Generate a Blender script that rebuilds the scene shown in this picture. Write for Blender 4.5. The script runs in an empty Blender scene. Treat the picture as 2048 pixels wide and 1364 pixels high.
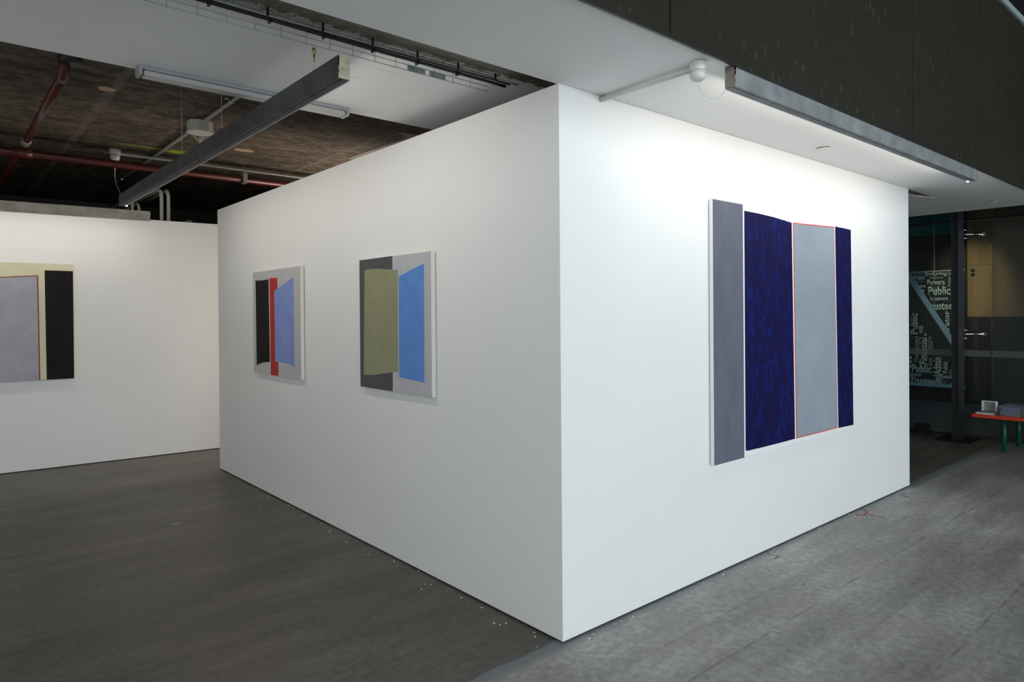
import bpy, math, random
from mathutils import Vector, Matrix
random.seed(7)
S = bpy.context.scene
COL = S.collection

# ------------------------------------------------------------------ camera
yaw, pitch, roll = 0.711514487, -0.00543132506, -0.00793077476
fw = Vector((math.sin(yaw)*math.cos(pitch), math.cos(yaw)*math.cos(pitch), math.sin(pitch)))
r0 = fw.cross(Vector((0, 0, 1))).normalized()
u0 = r0.cross(fw)
c_, s_ = math.cos(roll), math.sin(roll)
rt = c_*r0 + s_*u0
up = -s_*r0 + c_*u0
cam_data = bpy.data.cameras.new('camera')
cam = bpy.data.objects.new('camera', cam_data)
COL.objects.link(cam)
cam.matrix_world = Matrix(((rt.x, up.x, -fw.x, -2.05805581), (rt.y, up.y, -fw.y, -2.0698391),
                           (rt.z, up.z, -fw.z, 1.41664919), (0, 0, 0, 1)))
cam_data.sensor_fit = 'HORIZONTAL'
cam_data.sensor_width = 36.0
cam_data.lens = 36.0*1361.39477/2048
cam_data.shift_x = 0.0
cam_data.shift_y = (635.350118-682.0)/2048
cam_data.clip_start = 0.02
cam_data.clip_end = 200
S.camera = cam

# ------------------------------------------------------------------ world, exposure
w = bpy.data.worlds.new('overcast_daylight')
S.world = w
w.use_nodes = True
bg = w.node_tree.nodes['Background']
bg.inputs['Color'].default_value = (0.885, 0.985, 1.04, 1)
bg.inputs['Strength'].default_value = 2.95
S.view_settings.view_transform = 'Standard'
S.view_settings.look = 'None'
S.view_settings.gamma = 1.0
S.view_settings.use_curve_mapping = False
S.view_settings.exposure = 0.0

LED1_W, LED2_W, LED3_W = 13.5, 9.6, 11.0
ADDED_LEFT_W = 42.0
ADDED_PASSAGE_W = 48.0
TILT = 0.75
LED_COL = (1.0, 0.94, 0.85)


def area(name, loc, direction, sx, sy, power, color, parent=None):
    d = bpy.data.lights.new(name, 'AREA')
    d.shape = 'RECTANGLE'
    d.size = sx
    d.size_y = sy
    d.energy = power
    d.color = color
    o = bpy.data.objects.new(name, d)
    COL.objects.link(o)
    o.location = loc
    o.rotation_euler = Vector(direction).to_track_quat('-Z', 'Y').to_euler()
    return o


# assumed strip light, unseen left of the view, added to brighten the back wall
area('added_left_strip', (-3.75, 2.8, 2.32), (-1.0, 0, -0.9), 0.012, 4.4, ADDED_LEFT_W, LED_COL)
# unseen warm light added behind the partition box to lift the back wall
area('added_passage_light', (2.7, 4.93, 1.8), (-1.0, 0.04, 0.0), 0.35, 0.5, ADDED_PASSAGE_W, (1.0, 0.86, 0.74))

# ------------------------------------------------------------------ materials
def mat(name, rgb, rough=0.6, metal=0.0, spec=0.5):
    m = bpy.data.materials.new(name)
    m.use_nodes = True
    p = m.node_tree.nodes['Principled BSDF']
    p.inputs['Base Color'].default_value = (*rgb, 1)
    p.inputs['Roughness'].default_value = rough
    p.inputs['Metallic'].default_value = metal
    p.inputs['Specular IOR Level'].default_value = spec
    return m


class NT:
    """small node-tree helper"""
    def __init__(s, m):
        s.m = m
        s.t = m.node_tree
        s.p = s.t.nodes['Principled BSDF']
        s.geo = s.t.nodes.new('ShaderNodeNewGeometry').outputs['Position']

    def link(s, a, b):
        if isinstance(a, (int, float)):
            b.default_value = a
        else:
            s.t.links.new(a, b)

    def mapping(s, scale, loc=(0, 0, 0), rot=(0, 0, 0), src=None):
        n = s.t.nodes.new('ShaderNodeMapping')
        n.inputs['Scale'].default_value = scale
        n.inputs['Location'].default_value = loc
        n.inputs['Rotation'].default_value = rot
        s.t.links.new(src or s.geo, n.inputs['Vector'])
        return n.outputs['Vector']

    def noise(s, scale, detail=4, vec=None, rough=0.55, dist=0.0):
        n = s.t.nodes.new('ShaderNodeTexNoise')
        n.inputs['Scale'].default_value = scale
        n.inputs['Detail'].default_value = detail
        n.inputs['Roughness'].default_value = rough
        n.inputs['Distortion'].default_value = dist
        s.t.links.new(vec or s.geo, n.inputs['Vector'])
        return n.outputs['Fac']

    def voronoi(s, scale, vec=None, feature='F1'):
        n = s.t.nodes.new('ShaderNodeTexVoronoi')
        n.feature = feature
        n.inputs['Scale'].default_value = scale
        s.t.links.new(vec or s.geo, n.inputs['Vector'])
        return n

    def math(s, op, a, b=0.0, c=0.0, clamp=False):
        n = s.t.nodes.new('ShaderNodeMath')
        n.operation = op
        n.use_clamp = clamp
        s.link(a, n.inputs[0])
        s.link(b, n.inputs[1])
        s.link(c, n.inputs[2])
        return n.outputs[0]

    def ramp(s, fac, stops):
        n = s.t.nodes.new('ShaderNodeValToRGB')
        e = n.color_ramp.elements
        while len(e) < len(stops):
            e.new(0.5)
        for k, (pos, col) in enumerate(stops):
            e[k].position = pos
            e[k].color = (*col, 1) if not isinstance(col, (int, float)) else (col, col, col, 1)
        s.link(fac, n.inputs['Fac'])
        return n.outputs['Color']

    def mix(s, fac, a, b, mode='MIX'):
        n = s.t.nodes.new('ShaderNodeMix')
        n.data_type = 'RGBA'
        n.blend_type = mode
        s.link(fac, n.inputs[0])
        for v, k in ((a, 6), (b, 7)):
            if isinstance(v, tuple):
                n.inputs[k].default_value = (*v, 1)
            else:
                s.t.links.new(v, n.inputs[k])
        return n.outputs[2]

    def xyz(s):
        n = s.t.nodes.new('ShaderNodeSeparateXYZ')
        s.t.links.new(s.geo, n.inputs[0])
        return n.outputs

    def color(s, c):
        s.t.links.new(c, s.p.inputs['Base Color'])

    def rough(s, c):
        s.link(c, s.p.inputs['Roughness'])

    def bump(s, h, strength, dist=0.01):
        n = s.t.nodes.new('ShaderNodeBump')
        n.inputs['Strength'].default_value = strength
        n.inputs['Distance'].default_value = dist
        s.link(h, n.inputs['Height'])
        s.t.links.new(n.outputs['Normal'], s.p.inputs['Normal'])

    def smooth(s, v, lo, hi):
        n = s.t.nodes.new('ShaderNodeMapRange')
        n.interpolation_type = 'SMOOTHSTEP'
        n.inputs[1].default_value = lo
        n.inputs[2].default_value = hi
        s.link(v, n.inputs[0])
        return n.outputs[0]


def noisy(name, c1, c2, scale=8, rough=0.6, bump=0.0, metal=0.0, spec=0.5, stretch=(1, 1, 1), detail=5, lo=0.35, hi=0.65):
    m = mat(name, c1, rough, metal, spec)
    n = NT(m)
    v = n.mapping(stretch)
    f = n.noise(scale, detail, v)
    n.color(n.ramp(f, [(lo, c1), (hi, c2)]))
    if bump:
        n.bump(f, bump)
    return m


# white painted plasterboard with roller texture
def wall_paint(name, rgb):
    m = mat(name, rgb, 0.55, 0, 0.3)
    n = NT(m)
    f = n.noise(1.3, 5)
    k = tuple(c*0.965 for c in rgb)
    col = n.ramp(f, [(0.3, k), (0.7, rgb)])
    v = n.voronoi(1.9)
    sp = n.math('LESS_THAN', v.outputs['Distance'], 0.012)
    col = n.mix(n.math('MULTIPLY', sp, 0.45), col, (0.35, 0.35, 0.36))
    n.color(col)
    n.bump(n.noise(160, 3), 0.05, 0.002)
    return m


M = {}
M['wall'] = wall_paint('white_wall_paint', (0.80, 0.80, 0.795))
M['ceil'] = wall_paint('white_ceiling_paint', (0.85, 0.86, 0.86))

# concrete floor: smoother pale slab outside the joint, browner slab inside
m = mat('concrete_floor', (0.3, 0.3, 0.3), 0.5, 0, 0.45)
n = NT(m)
X, Y, Z = n.xyz()
big = n.noise(0.9, 7, rough=0.62)
strk = n.noise(2.2, 8, n.mapping((0.35, 2.2, 1)), 0.65)
fine = n.noise(26, 6, rough=0.7)
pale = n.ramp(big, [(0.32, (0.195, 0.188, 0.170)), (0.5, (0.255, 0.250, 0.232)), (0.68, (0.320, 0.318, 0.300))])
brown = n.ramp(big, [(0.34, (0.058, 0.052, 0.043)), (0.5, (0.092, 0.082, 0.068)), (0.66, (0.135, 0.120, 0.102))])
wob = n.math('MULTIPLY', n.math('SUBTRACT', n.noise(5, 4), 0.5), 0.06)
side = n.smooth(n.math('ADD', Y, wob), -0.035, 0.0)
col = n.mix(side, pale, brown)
col = n.mix(0.5, col, n.ramp(strk, [(0.35, 0.25), (0.65, 0.78)]), 'OVERLAY')
col = n.mix(0.5, col, n.ramp(fine, [(0.35, 0.26), (0.65, 0.76)]), 'OVERLAY')
# trowelled joint band
band = n.math('MULTIPLY', n.smooth(n.math('ADD', Y, wob), -0.055, -0.03), n.math('SUBTRACT', 1.0, n.smooth(n.math('ADD', Y, wob), 0.03, 0.06)))
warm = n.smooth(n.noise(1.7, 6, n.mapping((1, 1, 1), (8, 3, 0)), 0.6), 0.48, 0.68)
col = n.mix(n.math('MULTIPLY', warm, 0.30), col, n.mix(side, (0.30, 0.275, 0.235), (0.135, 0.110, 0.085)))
col = n.mix(n.math('MULTIPLY', band, 0.75), col, (0.19, 0.215, 0.235))
edge = n.math('LESS_THAN', n.math('ABSOLUTE', n.math('ADD', n.math('ADD', Y, wob), -0.045)), 0.006)
col = n.mix(n.math('MULTIPLY', edge, 0.7), col, (0.06, 0.062, 0.065))


def line(axis, pos, wd, amt, seed):
    wv = n.math('MULTIPLY', n.math('SUBTRACT', n.noise(1.7+seed, 3), 0.5), 0.03)
    d = n.math('ABSOLUTE', n.math('SUBTRACT', n.math('ADD', axis, wv), pos))
    k = n.math('SUBTRACT', 1.0, n.smooth(d, wd*0.3, wd))
    brk = n.smooth(n.noise(4.3+seed, 6, rough=0.7), 0.38, 0.60)
    return n.math('MULTIPLY', n.math('MULTIPLY', k, brk), amt)


neg = n.math('SUBTRACT', 1.0, side)
for ax, pos, wd, amt in ((Y, -0.30, 0.008, 0.45), (Y, -0.53, 0.010, 0.6), (Y, -0.82, 0.008, 0.35), (Y, -1.13, 0.009, 0.75), (Y, -1.48, 0.008, 0.5),
                         (X, 0.43, 0.007, 0.4), (X, 2.08, 0.007, 0.35), (X, 3.4, 0.007, 0.3)):
    col = n.mix(n.math('MULTIPLY', line(ax, pos, wd, amt, abs(pos)), neg), col, (0.13, 0.12, 0.11))
for ax, pos, wd, amt in ((Y, 0.95, 0.02, 0.4), (Y, 2.2, 0.02, 0.3)):
    col = n.mix(n.math('MULTIPLY', line(ax, pos, wd, amt, abs(pos)), side), col, (0.07, 0.062, 0.055))
# stains and specks
vs = n.voronoi(3.1, n.mapping((1, 1.8, 1)))
st = n.math('SUBTRACT', 1.0, n.smooth(n.math('ADD', vs.outputs['Distance'], n.math('MULTIPLY', n.noise(30, 3), 0.06)), 0.055, 0.075))
col = n.mix(n.math('MULTIPLY', st, 0.6), col, (0.10, 0.092, 0.08))
vs = n.voronoi(1.05, n.mapping((1, 1.6, 1), (3.3, 1.2, 0)))
st = n.math('SUBTRACT', 1.0, n.smooth(n.math('ADD', vs.outputs['Distance'], n.math('MULTIPLY', n.noise(22, 3), 0.11)), 0.08, 0.12))
col = n.mix(n.math('MULTIPLY', st, 0.4), col, (0.30, 0.33, 0.36))
vs = n.voronoi(11)
st = n.math('SUBTRACT', 1.0, n.smooth(n.math('ADD', vs.outputs['Distance'], n.math('MULTIPLY', n.noise(60, 2), 0.05)), 0.06, 0.08))
col = n.mix(n.math('MULTIPLY', st, 0.55), col, (0.09, 0.08, 0.07))
# short scuff marks
sc = n.smooth(n.noise(9, 6, n.mapping((0.8, 3.5, 1), rot=(0, 0, 0.25)), 0.7), 0.58, 0.70)
col = n.mix(n.math('MULTIPLY', sc, 0.5), col, (0.11, 0.10, 0.09))
n.color(col)
n.rough(n.ramp(big, [(0.3, 0.36), (0.7, 0.55)]))
n.bump(n.noise(40, 6, rough=0.7), 0.12, 0.004)
M['floor'] = m

# raw board-marked concrete slab
m = mat('raw_concrete_slab', (0.15, 0.12, 0.1), 0.85, 0, 0.2)
n = NT(m)
X, Y, Z = n.xyz()
b1 = n.noise(1.1, 7, rough=0.65)
b2 = n.noise(1.6, 9, n.mapping((1.3, 5, 1)), 0.72)
b3 = n.noise(3.2, 9, n.mapping((2.2, 12, 1)), 0.78)
b4 = n.noise(9, 7, rough=0.75)
col = n.ramp(b1, [(0.28, (0.055, 0.048, 0.038)), (0.5, (0.098, 0.080, 0.060)), (0.66, (0.145, 0.112, 0.082)), (0.8, (0.10, 0.092, 0.072))])
col = n.mix(0.6, col, n.ramp(b2, [(0.35, 0.22), (0.62, 0.76)]), 'OVERLAY')
col = n.mix(0.45, col, n.ramp(b3, [(0.38, 0.2), (0.60, 0.75)]), 'OVERLAY')
col = n.mix(0.9, col, n.ramp(b4, [(0.35, 0.2), (0.65, 0.8)]), 'OVERLAY')
wv = n.math('MULTIPLY', n.math('SUBTRACT', n.noise(4, 3), 0.5), 0.05)
for pos, wd in ((-0.985, 0.045), (1.22, 0.03), (0.12, 0.02)):
    d = n.math('ABSOLUTE', n.math('SUBTRACT', n.math('ADD', X, wv), pos))
    k = n.math('SUBTRACT', 1.0, n.smooth(d, wd*0.3, wd))
    col = n.mix(n.math('MULTIPLY', k, 0.45), col, (0.20, 0.185, 0.16))
dk = n.smooth(n.noise(2.4, 6, n.mapping((0.7, 2.5, 1), (5, 2, 0))), 0.52, 0.66)
col = n.mix(n.math('MULTIPLY', dk, 0.65), col, (0.05, 0.042, 0.034))
lt = n.smooth(n.noise(6, 6, n.mapping((1, 6, 1), (9, 4, 0))), 0.62, 0.72)
col = n.mix(n.math('MULTIPLY', lt, 0.5), col, (0.30, 0.29, 0.27))
n.color(col)
n.bump(n.math('ADD', b3, b4), 0.5, 0.01)
M['slab'] = m

# beam soffit: painted white beyond a ragged edge, bare concrete before it
m = mat('beam_soffit', (0.7, 0.7, 0.7), 0.6, 0, 0.3)
n = NT(m)
X, Y, Z = n.xyz()
rag = n.math('ADD', Y, n.math('MULTIPLY', n.math('SUBTRACT', n.noise(16, 8, rough=0.75), 0.5), 0.13))
pt = n.math('GREATER_THAN', rag, 0.320)
rim = n.math('SUBTRACT', 1.0, n.smooth(n.math('ABSOLUTE', n.math('SUBTRACT', rag, 0.312)), 0.003, 0.012))
bare = n.ramp(n.noise(16, 7, rough=0.75), [(0.3, (0.12, 0.105, 0.08)), (0.55, (0.21, 0.19, 0.155)), (0.72, (0.34, 0.32, 0.28))])
wht = n.ramp(n.noise(1.2, 5), [(0.3, (0.80, 0.80, 0.815)), (0.7, (0.85, 0.85, 0.86))])
cr = n.smooth(n.noise(3, 5, n.mapping((1, 22, 1))), 0.69, 0.72)
wht = n.mix(n.math('MULTIPLY', cr, 0.5), wht, (0.35, 0.35, 0.36))
chips = n.math('LESS_THAN', n.voronoi(2.3).outputs['Distance'], 0.03)
wht = n.mix(n.math('MULTIPLY', chips, 0.35), wht, (0.45, 0.38, 0.32))
col = n.mix(pt, bare, wht)
col = n.mix(n.math('MULTIPLY', rim, n.smooth(n.noise(9, 4), 0.35, 0.5)), col, (0.86, 0.84, 0.78))
n.color(col)
n.bump(rag, 0.25, 0.01)
M['soffit'] = m

# dark pressed fascia panels with small upright dents
m = mat('dark_fascia', (0.03, 0.03, 0.025), 0.55, 0, 0.15)
n = NT(m)
v = n.mapping((17, 1, 8.5))
vo = n.voronoi(1.0, v)
d = n.math('ADD', vo.outputs['Distance'], n.math('MULTIPLY', n.noise(20, 3), 0.22))
ring = n.math('SUBTRACT', 1.0, n.smooth(n.math('ABSOLUTE', n.math('SUBTRACT', d, 0.27)), 0.02, 0.07))
sel = n.smooth(n.noise(3.5, 4), 0.40, 0.60)
col = n.ramp(n.noise(1.0, 4), [(0.3, (0.017, 0.0155, 0.0105)), (0.7, (0.0225, 0.0205, 0.0145))])
col = n.mix(n.math('MULTIPLY', n.math('MULTIPLY', ring, sel), 0.5), col, (0.075, 0.065, 0.045))
n.color(col)
n.bump(n.math('MULTIPLY', ring, sel), 0.25, 0.004)
M['fascia'] = m

M['beam'] = noisy('galvanised_beam', (0.16, 0.17, 0.175), (0.30, 0.315, 0.32), 7, 0.55, 0.08, 0.25, 0.4, (1, 1, 1), 8, 0.3, 0.7)
M['beam_dark'] = noisy('dull_steel_beam', (0.055, 0.055, 0.058), (0.115, 0.115, 0.12), 7, 0.6, 0.08, 0.2, 0.4, (1, 1, 1), 8, 0.3, 0.7)
M['beam_tan'] = noisy('weathered_grey_beam', (0.42, 0.365, 0.29), (0.60, 0.55, 0.47), 9, 0.7, 0.1, 0.0, 0.3, (1, 1, 1), 8, 0.35, 0.65)
M['cream_end'] = noisy('chipped_cream_paint', (0.30, 0.27, 0.19), (0.52, 0.50, 0.38), 30, 0.75, 0.4, 0, 0.3)
M['brown_end'] = noisy('brown_rusty_end', (0.16, 0.13, 0.11), (0.30, 0.27, 0.24), 30, 0.75, 0.4, 0, 0.3)
M['rust'] = noisy('rust', (0.10, 0.035, 0.015), (0.22, 0.08, 0.04), 40, 0.8, 0.3)
M['red_pipe'] = noisy('red_sprinkler_paint', (0.066, 0.011, 0.008), (0.095, 0.016, 0.011), 5, 0.4)
M['pvc'] = mat('white_pvc', (0.62, 0.61, 0.56), 0.35)
M['pvc_grey'] = mat('grey_pvc', (0.36, 0.37, 0.37), 0.4)
M['zinc'] = mat('zinc_wire', (0.42, 0.45, 0.43), 0.35, 0.7)
M['zinc_plate'] = noisy('zinc_plate', (0.25, 0.32, 0.31), (0.40, 0.47, 0.45), 14, 0.4, 0, 0.5)
M['black'] = mat('black_plastic', (0.008, 0.008, 0.009), 0.4)
M['black_matt'] = mat('matt_black', (0.012, 0.011, 0.012), 0.8, 0, 0.2)
M['brass'] = mat('brass_hook', (0.38, 0.24, 0.05), 0.35, 0.9)
M['steel'] = mat('polished_steel', (0.75, 0.75, 0.76), 0.18, 1.0)
M['column'] = mat('charcoal_steel', (0.017, 0.0175, 0.022), 0.5, 0.0, 0.5)
M['trim_light'] = mat('pale_metal_trim', (0.42, 0.50, 0.48), 0.35, 0.3)
M['silver'] = mat('silver_coupling', (0.45, 0.43, 0.40), 0.4, 0.6)
M['shadow_gap'] = mat('painted_shadow_line', (0.03, 0.028, 0.026), 0.8)
M['red_chalk'] = noisy('red_marker_paint', (0.36, 0.06, 0.07), (0.30, 0.16, 0.15), 30, 0.8)
M['grey_chalk'] = noisy('grey_marker_paint', (0.12, 0.11, 0.11), (0.2, 0.2, 0.2), 30, 0.8)
M['blue_chalk'] = noisy('blue_marker_paint', (0.10, 0.14, 0.19), (0.16, 0.2, 0.24), 30, 0.8)
M['lime'] = noisy('lime_spray_paint', (0.22, 0.30, 0.01), (0.34, 0.44, 0.02), 18, 0.7)
M['spall'] = noisy('tan_spalled_patch', (0.36, 0.24, 0.15), (0.5, 0.36, 0.25), 30, 0.9, 0.3)
M['panel_wood'] = noisy('bronze_panel', (0.17, 0.125, 0.06), (0.26, 0.195, 0.10), 3, 0.35, 0, 0.2, 0.5, (1, 1.5, 0.4), 7)
M['teal'] = noisy('dark_teal_glass', (0.003, 0.13, 0.13), (0.006, 0.17, 0.165), 3, 0.2)
M['lobby_dark'] = mat('dark_lobby_panel', (0.013, 0.012, 0.013), 0.5)
M['lobby_floor'] = noisy('lobby_floor_stone', (0.065, 0.09, 0.105), (0.095, 0.125, 0.14), 4, 0.35, 0, 0, 0.5, (1, 3, 1))
M['lobby_wall'] = mat('dark_lobby_wall', (0.04, 0.039, 0.037), 0.7)
M['dark_ceiling'] = mat('dark_high_ceiling', (0.03, 0.031, 0.033), 0.8)
M['bench_red'] = mat('orange_red_laminate', (0.55, 0.045, 0.012), 0.35)
M['bench_green'] = mat('green_painted_leg', (0.0, 0.10, 0.03), 0.4)
M['paper'] = mat('white_paper', (0.62, 0.66, 0.68), 0.6)
M['grey_book'] = noisy('grey_pamphlets', (0.20, 0.19, 0.18), (0.28, 0.27, 0.25), 20, 0.6)
M['lilac'] = mat('pale_violet_cover', (0.22, 0.24, 0.38), 0.3)
M['sign_dark'] = mat('dark_sign_panel', (0.013, 0.018, 0.021), 0.5)
M['sign_text'] = mat('pale_sign_lettering', (0.31, 0.44, 0.48), 0.6)
M['sign_text2'] = mat('faint_sign_lettering', (0.20, 0.26, 0.27), 0.6)
M['sign_blue'] = mat('steel_blue_band', (0.16, 0.31, 0.44), 0.5)

# glass
def glass(name, tint, veil):
    m = bpy.data.materials.new(name)
    m.use_nodes = True
    t = m.node_tree
    t.nodes.clear()
    out = t.nodes.new('ShaderNodeOutputMaterial')
    tr = t.nodes.new('ShaderNodeBsdfTransparent')
    tr.inputs['Color'].default_value = (*tint, 1)
    gl = t.nodes.new('ShaderNodeBsdfGlossy')
    gl.inputs['Roughness'].default_value = 0.03
    df = t.nodes.new('ShaderNodeBsdfDiffuse')
    df.inputs['Color'].default_value = (0.5, 0.55, 0.55, 1)
    fr = t.nodes.new('ShaderNodeFresnel')
    fr.inputs['IOR'].default_value = 1.33
    m1 = t.nodes.new('ShaderNodeMixShader')
    t.links.new(fr.outputs[0], m1.inputs[0])
    t.links.new(tr.outputs[0], m1.inputs[1])
    t.links.new(gl.outputs[0], m1.inputs[2])
    m2 = t.nodes.new('ShaderNodeMixShader')
    m2.inputs[0].default_value = veil
    t.links.new(m1.outputs[0], m2.inputs[1])
    t.links.new(df.outputs[0], m2.inputs[2])
    t.links.new(m2.outputs[0], out.inputs[0])
    return m


M['glass'] = glass('clear_glass', (0.9, 0.95, 0.94), 0.01)
M['glass_grey'] = glass('hazy_glass', (0.75, 0.78, 0.78), 0.035)
M['frost'] = glass('frosted_band', (0.7, 0.75, 0.74), 0.13)
M['acrylic'] = glass('clear_acrylic', (0.85, 0.88, 0.92), 0.10)


def emit(name, rgb, s):
    m = mat(name, rgb)
    p = m.node_tree.nodes['Principled BSDF']
    p.inputs['Emission Color'].default_value = (*rgb, 1)
    p.inputs['Emission Strength'].default_value = s
    return m


M['led'] = emit('led_diffuser', (1, 0.98, 0.95), 6)
m = mat('frosted_tube_cover', (0.42, 0.41, 0.40), 0.3)
M['diffuser'] = m
M['batten_grey'] = mat('grey_batten_body', (0.30, 0.31, 0.33), 0.4)

# paint on canvas
M['canvas'] = mat('primed_canvas', (0.68, 0.655, 0.59), 0.8)
M['canvas_white'] = mat('white_canvas_ground', (0.80, 0.80, 0.80), 0.7)
M['stretcher'] = mat('brown_stretcher', (0.22, 0.12, 0.08), 0.7)


def paint(name, c1, c2, scale=9, stretch=(1, 1, 1), lo=0.3, hi=0.7, detail=6):
    return noisy(name, c1, c2, scale, 0.7, 0.04, 0, 0.08, stretch, detail, lo, hi)


M['p_grey'] = paint('pale_lavender_grey_paint', (0.46, 0.46, 0.47), (0.52, 0.52, 0.53), 5, (1, 3, 1))
M['p_grey2'] = paint('cool_light_grey_paint', (0.44, 0.44, 0.475), (0.50, 0.50, 0.53), 5, (1, 3, 1))
M['p_char'] = paint('charcoal_paint', (0.085, 0.085, 0.088), (0.10, 0.10, 0.105))
M['p_olive'] = paint('olive_paint', (0.27, 0.27, 0.165), (0.30, 0.30, 0.19))
M['p_blue'] = paint('cornflower_blue_paint', (0.10, 0.24, 0.60), (0.13, 0.29, 0.66))
M['p_peri'] = paint('periwinkle_paint', (0.21, 0.28, 0.58), (0.25, 0.33, 0.64))
M['p_black'] = paint('black_paint', (0.013, 0.011, 0.012), (0.018, 0.016, 0.017))
M['p_red'] = paint('crimson_paint', (0.40, 0.035, 0.035), (0.46, 0.05, 0.045))
M['p_slate'] = paint('slate_violet_paint', (0.112, 0.120, 0.160), (0.135, 0.142, 0.182), 4, (3, 3, 1))
M['p_navy'] = paint('navy_brushwork_paint', (0.007, 0.006, 0.050), (0.004, 0.022, 0.20), 20, (1.6, 1, 0.7), 0.50, 0.88, 7)
M['p_steel'] = paint('steel_grey_paint', (0.25, 0.295, 0.35), (0.30, 0.345, 0.395), 3)
M['p_line'] = paint('red_outline_paint', (0.60, 0.06, 0.04), (0.66, 0.08, 0.05))
M['p_cream'] = paint('cream_paint', (0.66, 0.62, 0.44), (0.70, 0.66, 0.48))
M['p_lilac'] = paint('cloudy_lilac_grey_paint', (0.36, 0.36, 0.41), (0.44, 0.44, 0.49), 6)
M['p_dkred'] = paint('dark_red_outline_paint', (0.20, 0.02, 0.025), (0.24, 0.03, 0.03))
M['p_ink'] = paint('ink_black_paint', (0.013, 0.012, 0.013), (0.019, 0.018, 0.019))


# ------------------------------------------------------------------ mesh helpers
class MB:
    def __init__(s):
        s.v = []
        s.f = []
        s.smooth = []

    def add(s, vs, fs, smooth=False):
        b = len(s.v)
        s.v += [tuple(v) for v in vs]
        for f in fs:
            s.f.append(tuple(i+b for i in f))
            s.smooth.append(smooth)
        return s

    def box(s, x0, x1, y0, y1, z0, z1, b=0.0):
        """box, its edges bevelled by b"""
        if b <= 0:
            v = [(x, y, z) for z in (z0, z1) for y in (y0, y1) for x in (x0, x1)]
            return s.add(v, [(0, 2, 3, 1), (4, 5, 7, 6), (0, 1, 5, 4), (2, 6, 7, 3), (0, 4, 6, 2), (1, 3, 7, 5)])
        import bmesh
        bm = bmesh.new()
        bmesh.ops.create_cube(bm, size=1)
        for q in bm.verts:
            q.co = Vector(((x0+x1)/2+q.co.x*(x1-x0), (y0+y1)/2+q.co.y*(y1-y0), (z0+z1)/2+q.co.z*(z1-z0)))
        bmesh.ops.bevel(bm, geom=bm.edges[:], offset=b, segments=2, affect='EDGES', profile=0.5)
        bm.verts.index_update()
        s.add([q.co[:] for q in bm.verts], [[q.index for q in f.verts] for f in bm.faces])
        bm.free()
        return s

    def prism(s, pts, fn, t0, t1):
        """pts: 2D outline; fn(u, v, t) -> 3D"""
        k = len(pts)
        v = [fn(a, b, t0) for a, b in pts]+[fn(a, b, t1) for a, b in pts]
        f = [tuple(range(k))[::-1], tuple(range(k, 2*k))]
        f += [(i, (i+1) % k, k+(i+1) % k, k+i) for i in range(k)]
        return s.add(v, f)

    def tube(s, pts, r, seg=10, caps=True, smooth=True):
        pts = [Vector(p) for p in pts]
        rs = r if isinstance(r, (list, tuple)) else [r]*len(pts)
        vs, fs = [], []
        ref = None
        for i, p in enumerate(pts):
            a = pts[max(0, i-1)]
            b = pts[min(len(pts)-1, i+1)]
            d = (b-a).normalized()
            if ref is None:
                ref = Vector((0, 0, 1)) if abs(d.z) < 0.9 else Vector((1, 0, 0))
            u = d.cross(ref).normalized()
            ref = u.cross(d).normalized()
            for k in range(seg):
                t = 2*math.pi*k/seg
                vs.append(p+(u*math.cos(t)+ref*math.sin(t))*rs[i])
        for i in range(len(pts)-1):
            for k in range(seg):
                k2 = (k+1) % seg
                fs.append((i*seg+k, i*seg+k2, (i+1)*seg+k2, (i+1)*seg+k))
        s.add(vs, fs, smooth)
        if caps:
            b = len(s.v)-len(vs)
            s.f.append(tuple(b+k for k in range(seg))[::-1])
            s.f.append(tuple(b+(len(pts)-1)*seg+k for k in range(seg)))
            s.smooth += [False, False]
        return s

    def lathe(s, c, prof, seg=28, smooth=True):
        c = Vector(c)
        return s.tube([(c.x, c.y, c.z+h) for h, _ in prof], [max(r, 1e-4) for _, r in prof], seg, True, smooth)


def link(name, mb, m, parent=None, origin=None):
    if parent is not None:
        o0 = Vector(parent['_org'])
    elif origin is not None:
        o0 = Vector(origin)
    else:
        xs = [q[0] for q in mb.v]; ys = [q[1] for q in mb.v]; zs = [q[2] for q in mb.v]
        o0 = Vector(((min(xs)+max(xs))/2, (min(ys)+max(ys))/2, min(zs)))
    me = bpy.data.meshes.new(name)
    me.from_pydata([tuple(Vector(q)-o0) for q in mb.v], [], mb.f)
    me.polygons.foreach_set('use_smooth', mb.smooth)
    me.materials.append(m)
    me.update()
    import bmesh
    bm = bmesh.new(); bm.from_mesh(me)
    bmesh.ops.recalc_face_normals(bm, faces=bm.faces)
    bm.to_mesh(me); bm.free()
    o = bpy.data.objects.new(name, me)
    COL.objects.link(o)
    o['_org'] = tuple(o0)
    if parent is not None:
        o.parent = parent
    else:
        o.location = o0
    return o


def thing(name, label, cat, loc, group=None):
    o = bpy.data.objects.new(name, None)
    o.empty_display_size = 0.1
    COL.objects.link(o)
    o.location = loc
    o['_org'] = tuple(loc)
    tag(o, label, cat, group)
    return o


def tag(o, label, cat, group=None):
    o['label'] = label
    o['category'] = cat
    if group:
        o['group'] = group
    return o


def struct(name, mb, m, label, cat):
    o = link(name, mb, m)
    o['kind'] = 'structure'
    return tag(o, label, cat)


def lab(o, text):
    o['label'] = text
    return o


def own_light(l, parent):
    l.parent = parent
    l.location = Vector(l.location)-Vector(parent['_org'])


# ------------------------------------------------------------------ the setting
H = 2.4
W, L = 3.956, 4.480
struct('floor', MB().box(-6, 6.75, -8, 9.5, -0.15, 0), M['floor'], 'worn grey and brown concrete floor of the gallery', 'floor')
fl = bpy.data.objects['floor']

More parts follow.
